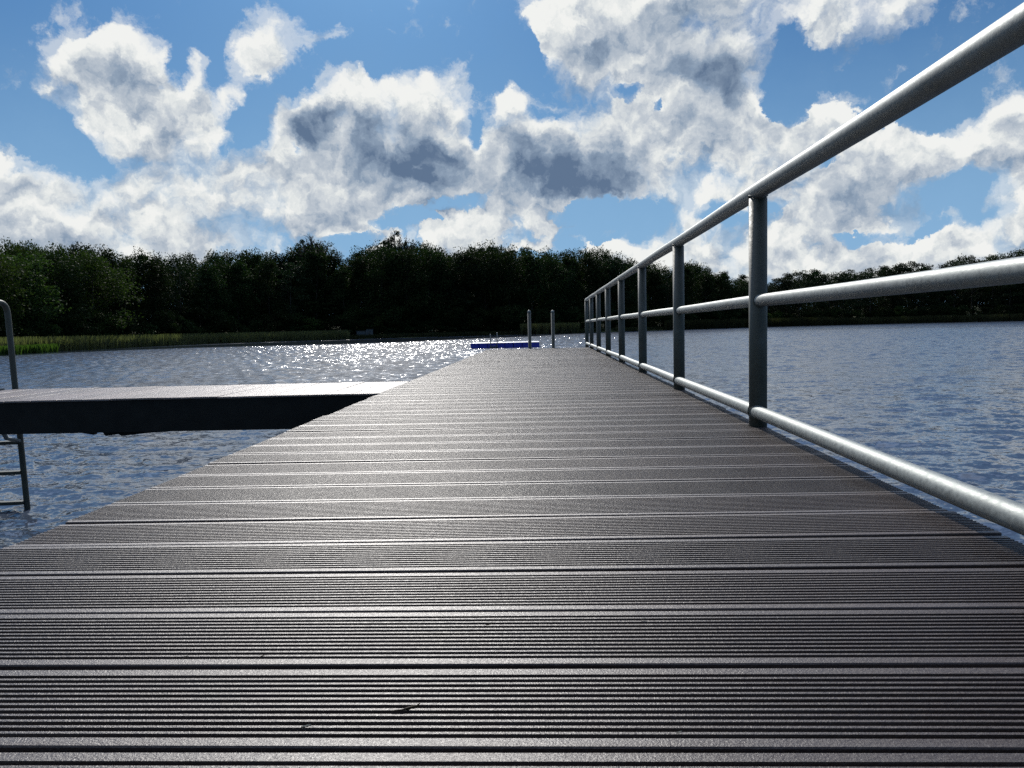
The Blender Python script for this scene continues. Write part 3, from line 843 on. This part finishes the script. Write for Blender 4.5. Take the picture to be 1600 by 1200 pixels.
# ------------------------------------------------------------------ swimming ladder on the far side of the side jetty
def swim_ladder():
    X1, Y1 = -4.335, 6.02
    root = tag(empty('swim_ladder', (X1, Y1, WATER)), 'grey steel swimming ladder on the back edge of the side jetty', 'ladder')
    root.rotation_euler[1] = -.028
    wz = -WATER
    ztop = .70
    for k, dx in enumerate((0, -.52)):
        pts = [(dx, 0, -.75), (dx, 0, .2), (dx, 0, wz), (dx, 0, wz + ztop - .12)] + arc((dx, 0, wz + ztop - .10), (dx, 0, wz + ztop), (dx, -.10, wz + ztop), 8)
        pts += arc((dx, -.18, wz + ztop), (dx, -.28, wz + ztop), (dx, -.28, wz + ztop - .10), 8) + [(dx, -.28, wz + .008)]
        mb = MB(); mb.tube(pts, .0225, 20); mb.build('handrail', M_steel2, root)
        mb = MB(); mb.box(dx - .06, dx + .06, -.34, -.20, wz + .0005, wz + .009, .002); mb.build('base_plate', M_steel2, root)
        mb = MB(); mb.tube([(dx, -.01, .58), (dx - .02, -.13, .62), (dx - .04, -.22, wz - .19)], .018, 12); mb.build('brace', M_steel, root)
    for px in (691, 738, 785, 832):
        d = ray(20, px); t = Y1 / d.y; z = (EYE + d * t).z - WATER
        mb = MB(); mb.box(-.51, -.01, -.035, .035, z - .014, z + .014, .004); mb.build('rung', M_steel2, root)
swim_ladder()

# ------------------------------------------------------------------ small shed at the far bank
def shed():
    a, _ = azel(571, 520); r = float(shore(a)) + 2.2
    P = pol(a, r, -.85)
    root = tag(empty('boat_shed', P, -math.radians(a)), 'small pale grey shed at the far waterline under the middle trees', 'shed')
    M_w = mat_simple('grey_boards', (.075, .085, .09), (.11, .12, .125), 2, .7)
    M_r = mat_simple('shed_roof', (.06, .06, .06), (.10, .10, .10), 2, .8)
    mb = MB(); mb.box(-1.5, .1, 0, 2, 0, 1.15); mb.box(.1, 1.3, -.2, 2, 0, 1.4); mb.build('wall', M_w, root)
    mb = MB(); mb.box(-1.6, .095, -.12, 2.1, 1.152, 1.23); mb.box(.1, 1.42, -.32, 2.1, 1.402, 1.49); mb.build('roof', M_r, root)
    mb = MB(); mb.box(.35, .95, -.225, -.203, .05, 1.2); mb.build('door', M_r, root)
shed()

# ------------------------------------------------------------------ bare-topped trees carrying mistletoe
def bare_top(x, ytop, spread, balls, label, n=26, seed=1):
    rr = np.random.default_rng(seed)
    a, _ = azel(x, 400); r = float(shore(a)) + 15
    ht = top_h(a, r); _, et = azel(x, ytop); H = EYE.z + r * math.tan(math.radians(et)) + .6
    P = pol(a, r, -.6); root = tag(empty('bare_topped_tree', P, -math.radians(a)), label, 'tree')
    sx = spread / FPX * r
    ends = []
    mb = MB()
    mb.tube([(0, 0, 0), (.1, 0, H * .4), (0, 0, H * .72)], [.25, .18, .10], 8)
    mt = MB()
    for i in range(n):
        ang = rr.uniform(-1, 1); z0 = H * rr.uniform(.60, .74); x1 = sx * ang * rr.uniform(.6, 1.0); z1 = H * (1 - .16 * abs(ang) - rr.uniform(0, .12)); y1 = rr.normal(0, 1.0)
        p0 = Vector((0, 0, z0)); p2 = Vector((x1, y1, z1)); p1 = Vector((x1 * .75, y1 * .7, z0 + (z1 - z0) * .45))
        mt.tube([p0, p1, p2], [.11, .08, .045], 4)
        for j in range(9):
            u = rr.uniform(.3, 1); q = p1.lerp(p2, u); e = q + Vector((rr.normal(0, .45), rr.normal(0, .3), rr.uniform(.1, .9)))
            mt.tube([q, (q + e) / 2 + Vector((rr.normal(0, .05), 0, 0)), e], [.045, .035, .025], 3)
            ends.append(tuple(e)); ends.append(tuple((q + e) / 2))
    mb.build('trunk', M_bark, root); mt.build('branches', M_twig, root)
    E = np.array(ends); L = np.concatenate([E + rr.normal(0, .10, E.shape) for _ in range(2)])
    L = L[rr.random(len(L)) < .55]
    link('twig_leaves', quad_mesh('twig_leaves', leaf_quads(L, .17, .1, rr), M_leafA), root)
    q = []
    for (bx, bz, br) in balls:
        c = np.array([bx * sx, 0, H * bz]); k = rr.normal(size=(int(230 * br / .5), 3)); k /= np.linalg.norm(k, axis=1)[:, None]; k *= rr.uniform(.1, 1, (len(k), 1)) ** .6 * br
        link('mistletoe', quad_mesh('mistletoe', leaf_quads(c + k, .2, .0, rr), M_leafA), root)
    cp = []
    for i in range(34):
        c = np.array([rr.normal(0, sx * .55), rr.normal(0, 1.2), H * rr.uniform(.45, .80)]); k = rr.normal(size=(130, 3)) * np.array([.7, .7, .45]); cp.append(c + k)
    link('crown', quad_mesh('crown', leaf_quads(np.concatenate(cp), .33, .2, rr), M_leafA), root)
bare_top(487, 361, 26, [(-.5, .90, .45), (.3, .87, .4), (-.2, .84, .5), (.6, .85, .35)], 'ragged half-bare tree top sticking up above the wood left of the middle', seed=3)
bare_top(617, 357, 34, [(-.1, .90, .55), (.15, .95, .6), (-.45, .87, .45), (.5, .86, .4)], 'tallest half-bare tree with mistletoe balls rising above the middle of the wood', 34, seed=4)

# ------------------------------------------------------------------ small litter on the planks
def at_deck(x, y, z=0.0):
    d = ray(x, y); t = (z - EYE.z) / d.z; return EYE + d * t
M_litter = mat_simple('dead_leaf', (.05, .035, .02), (.10, .075, .04), 60, .8, .3)
M_pale = mat_simple('pale_chip', (.35, .33, .27), (.5, .47, .4), 80, .7, .4)
def scrap(x, y, ln, m, label, name='dead_leaf', cat='leaf', rz=0.4, twig=False):
    P = at_deck(x, y)
    root = tag(None or empty(name, (P.x, P.y, .0005), rz), label, cat)
    mb = MB()
    if twig:
        mb.tube([(-ln * 1.3, .002, .0012), (-ln * .6, -.001, .0018), (-ln * .1, .001, .0022), (ln * .35, .0, .003), (ln * .6, .001, .0045)], [.0005, .0008, .0009, .0009, .0005], 8)
        mb.build('stem', m, root)
        mb = MB()
    n = 9; V = []; w = ln * .11
    for i in range(n):
        u = i / (n - 1); x0 = -ln / 2 + ln * u; ww = w * math.sin(PI * (u * .92 + .04)) ** .8
        for k, s in enumerate((-1, -.4, 0, .4, 1)):
            V.append((x0, s * ww, .0004 + .10 * ln * abs(s) ** 1.5 + .10 * ln * u * u + .03 * ln * math.sin(u * 17 + s * 3)))
    F = [(i * 5 + k, i * 5 + k + 1, (i + 1) * 5 + k + 1, (i + 1) * 5 + k) for i in range(n - 1) for k in range(4)]
    mb.add(V, F, True)
    # a second skin underneath gives the scrap its thickness
    mb.add([(a, b, c - .0006) for a, b, c in V], [f[::-1] for f in F], True)
    mb.build('blade', m, root)
scrap(643, 1109, .016, M_litter, 'dark shrivelled leaf lying across the ribs at the bottom middle of the jetty', twig=True, rz=.35)
scrap(1061, 1146, .006, M_pale, 'tiny pale chip on the planks at the bottom, right of the shrivelled leaf', 'wood_chip', 'chip')
scrap(1005, 968, .007, M_pale, 'tiny pale chip on the planks right of the middle', 'wood_chip', 'chip', .1)
scrap(478, 1137, .010, M_pale, 'small pale straw scrap left of the shrivelled leaf', 'wood_chip', 'chip', .2)
scrap(765, 977, .010, M_litter, 'dark crumpled leaf scrap on the planks near the middle', rz=.2)
scrap(290, 1027, .006, M_pale, 'tiny pale chip on the planks at the lower left', 'wood_chip', 'chip', .3)
scrap(410, 1026, .005, M_litter, 'tiny dark leaf scrap beside the lower left chip')
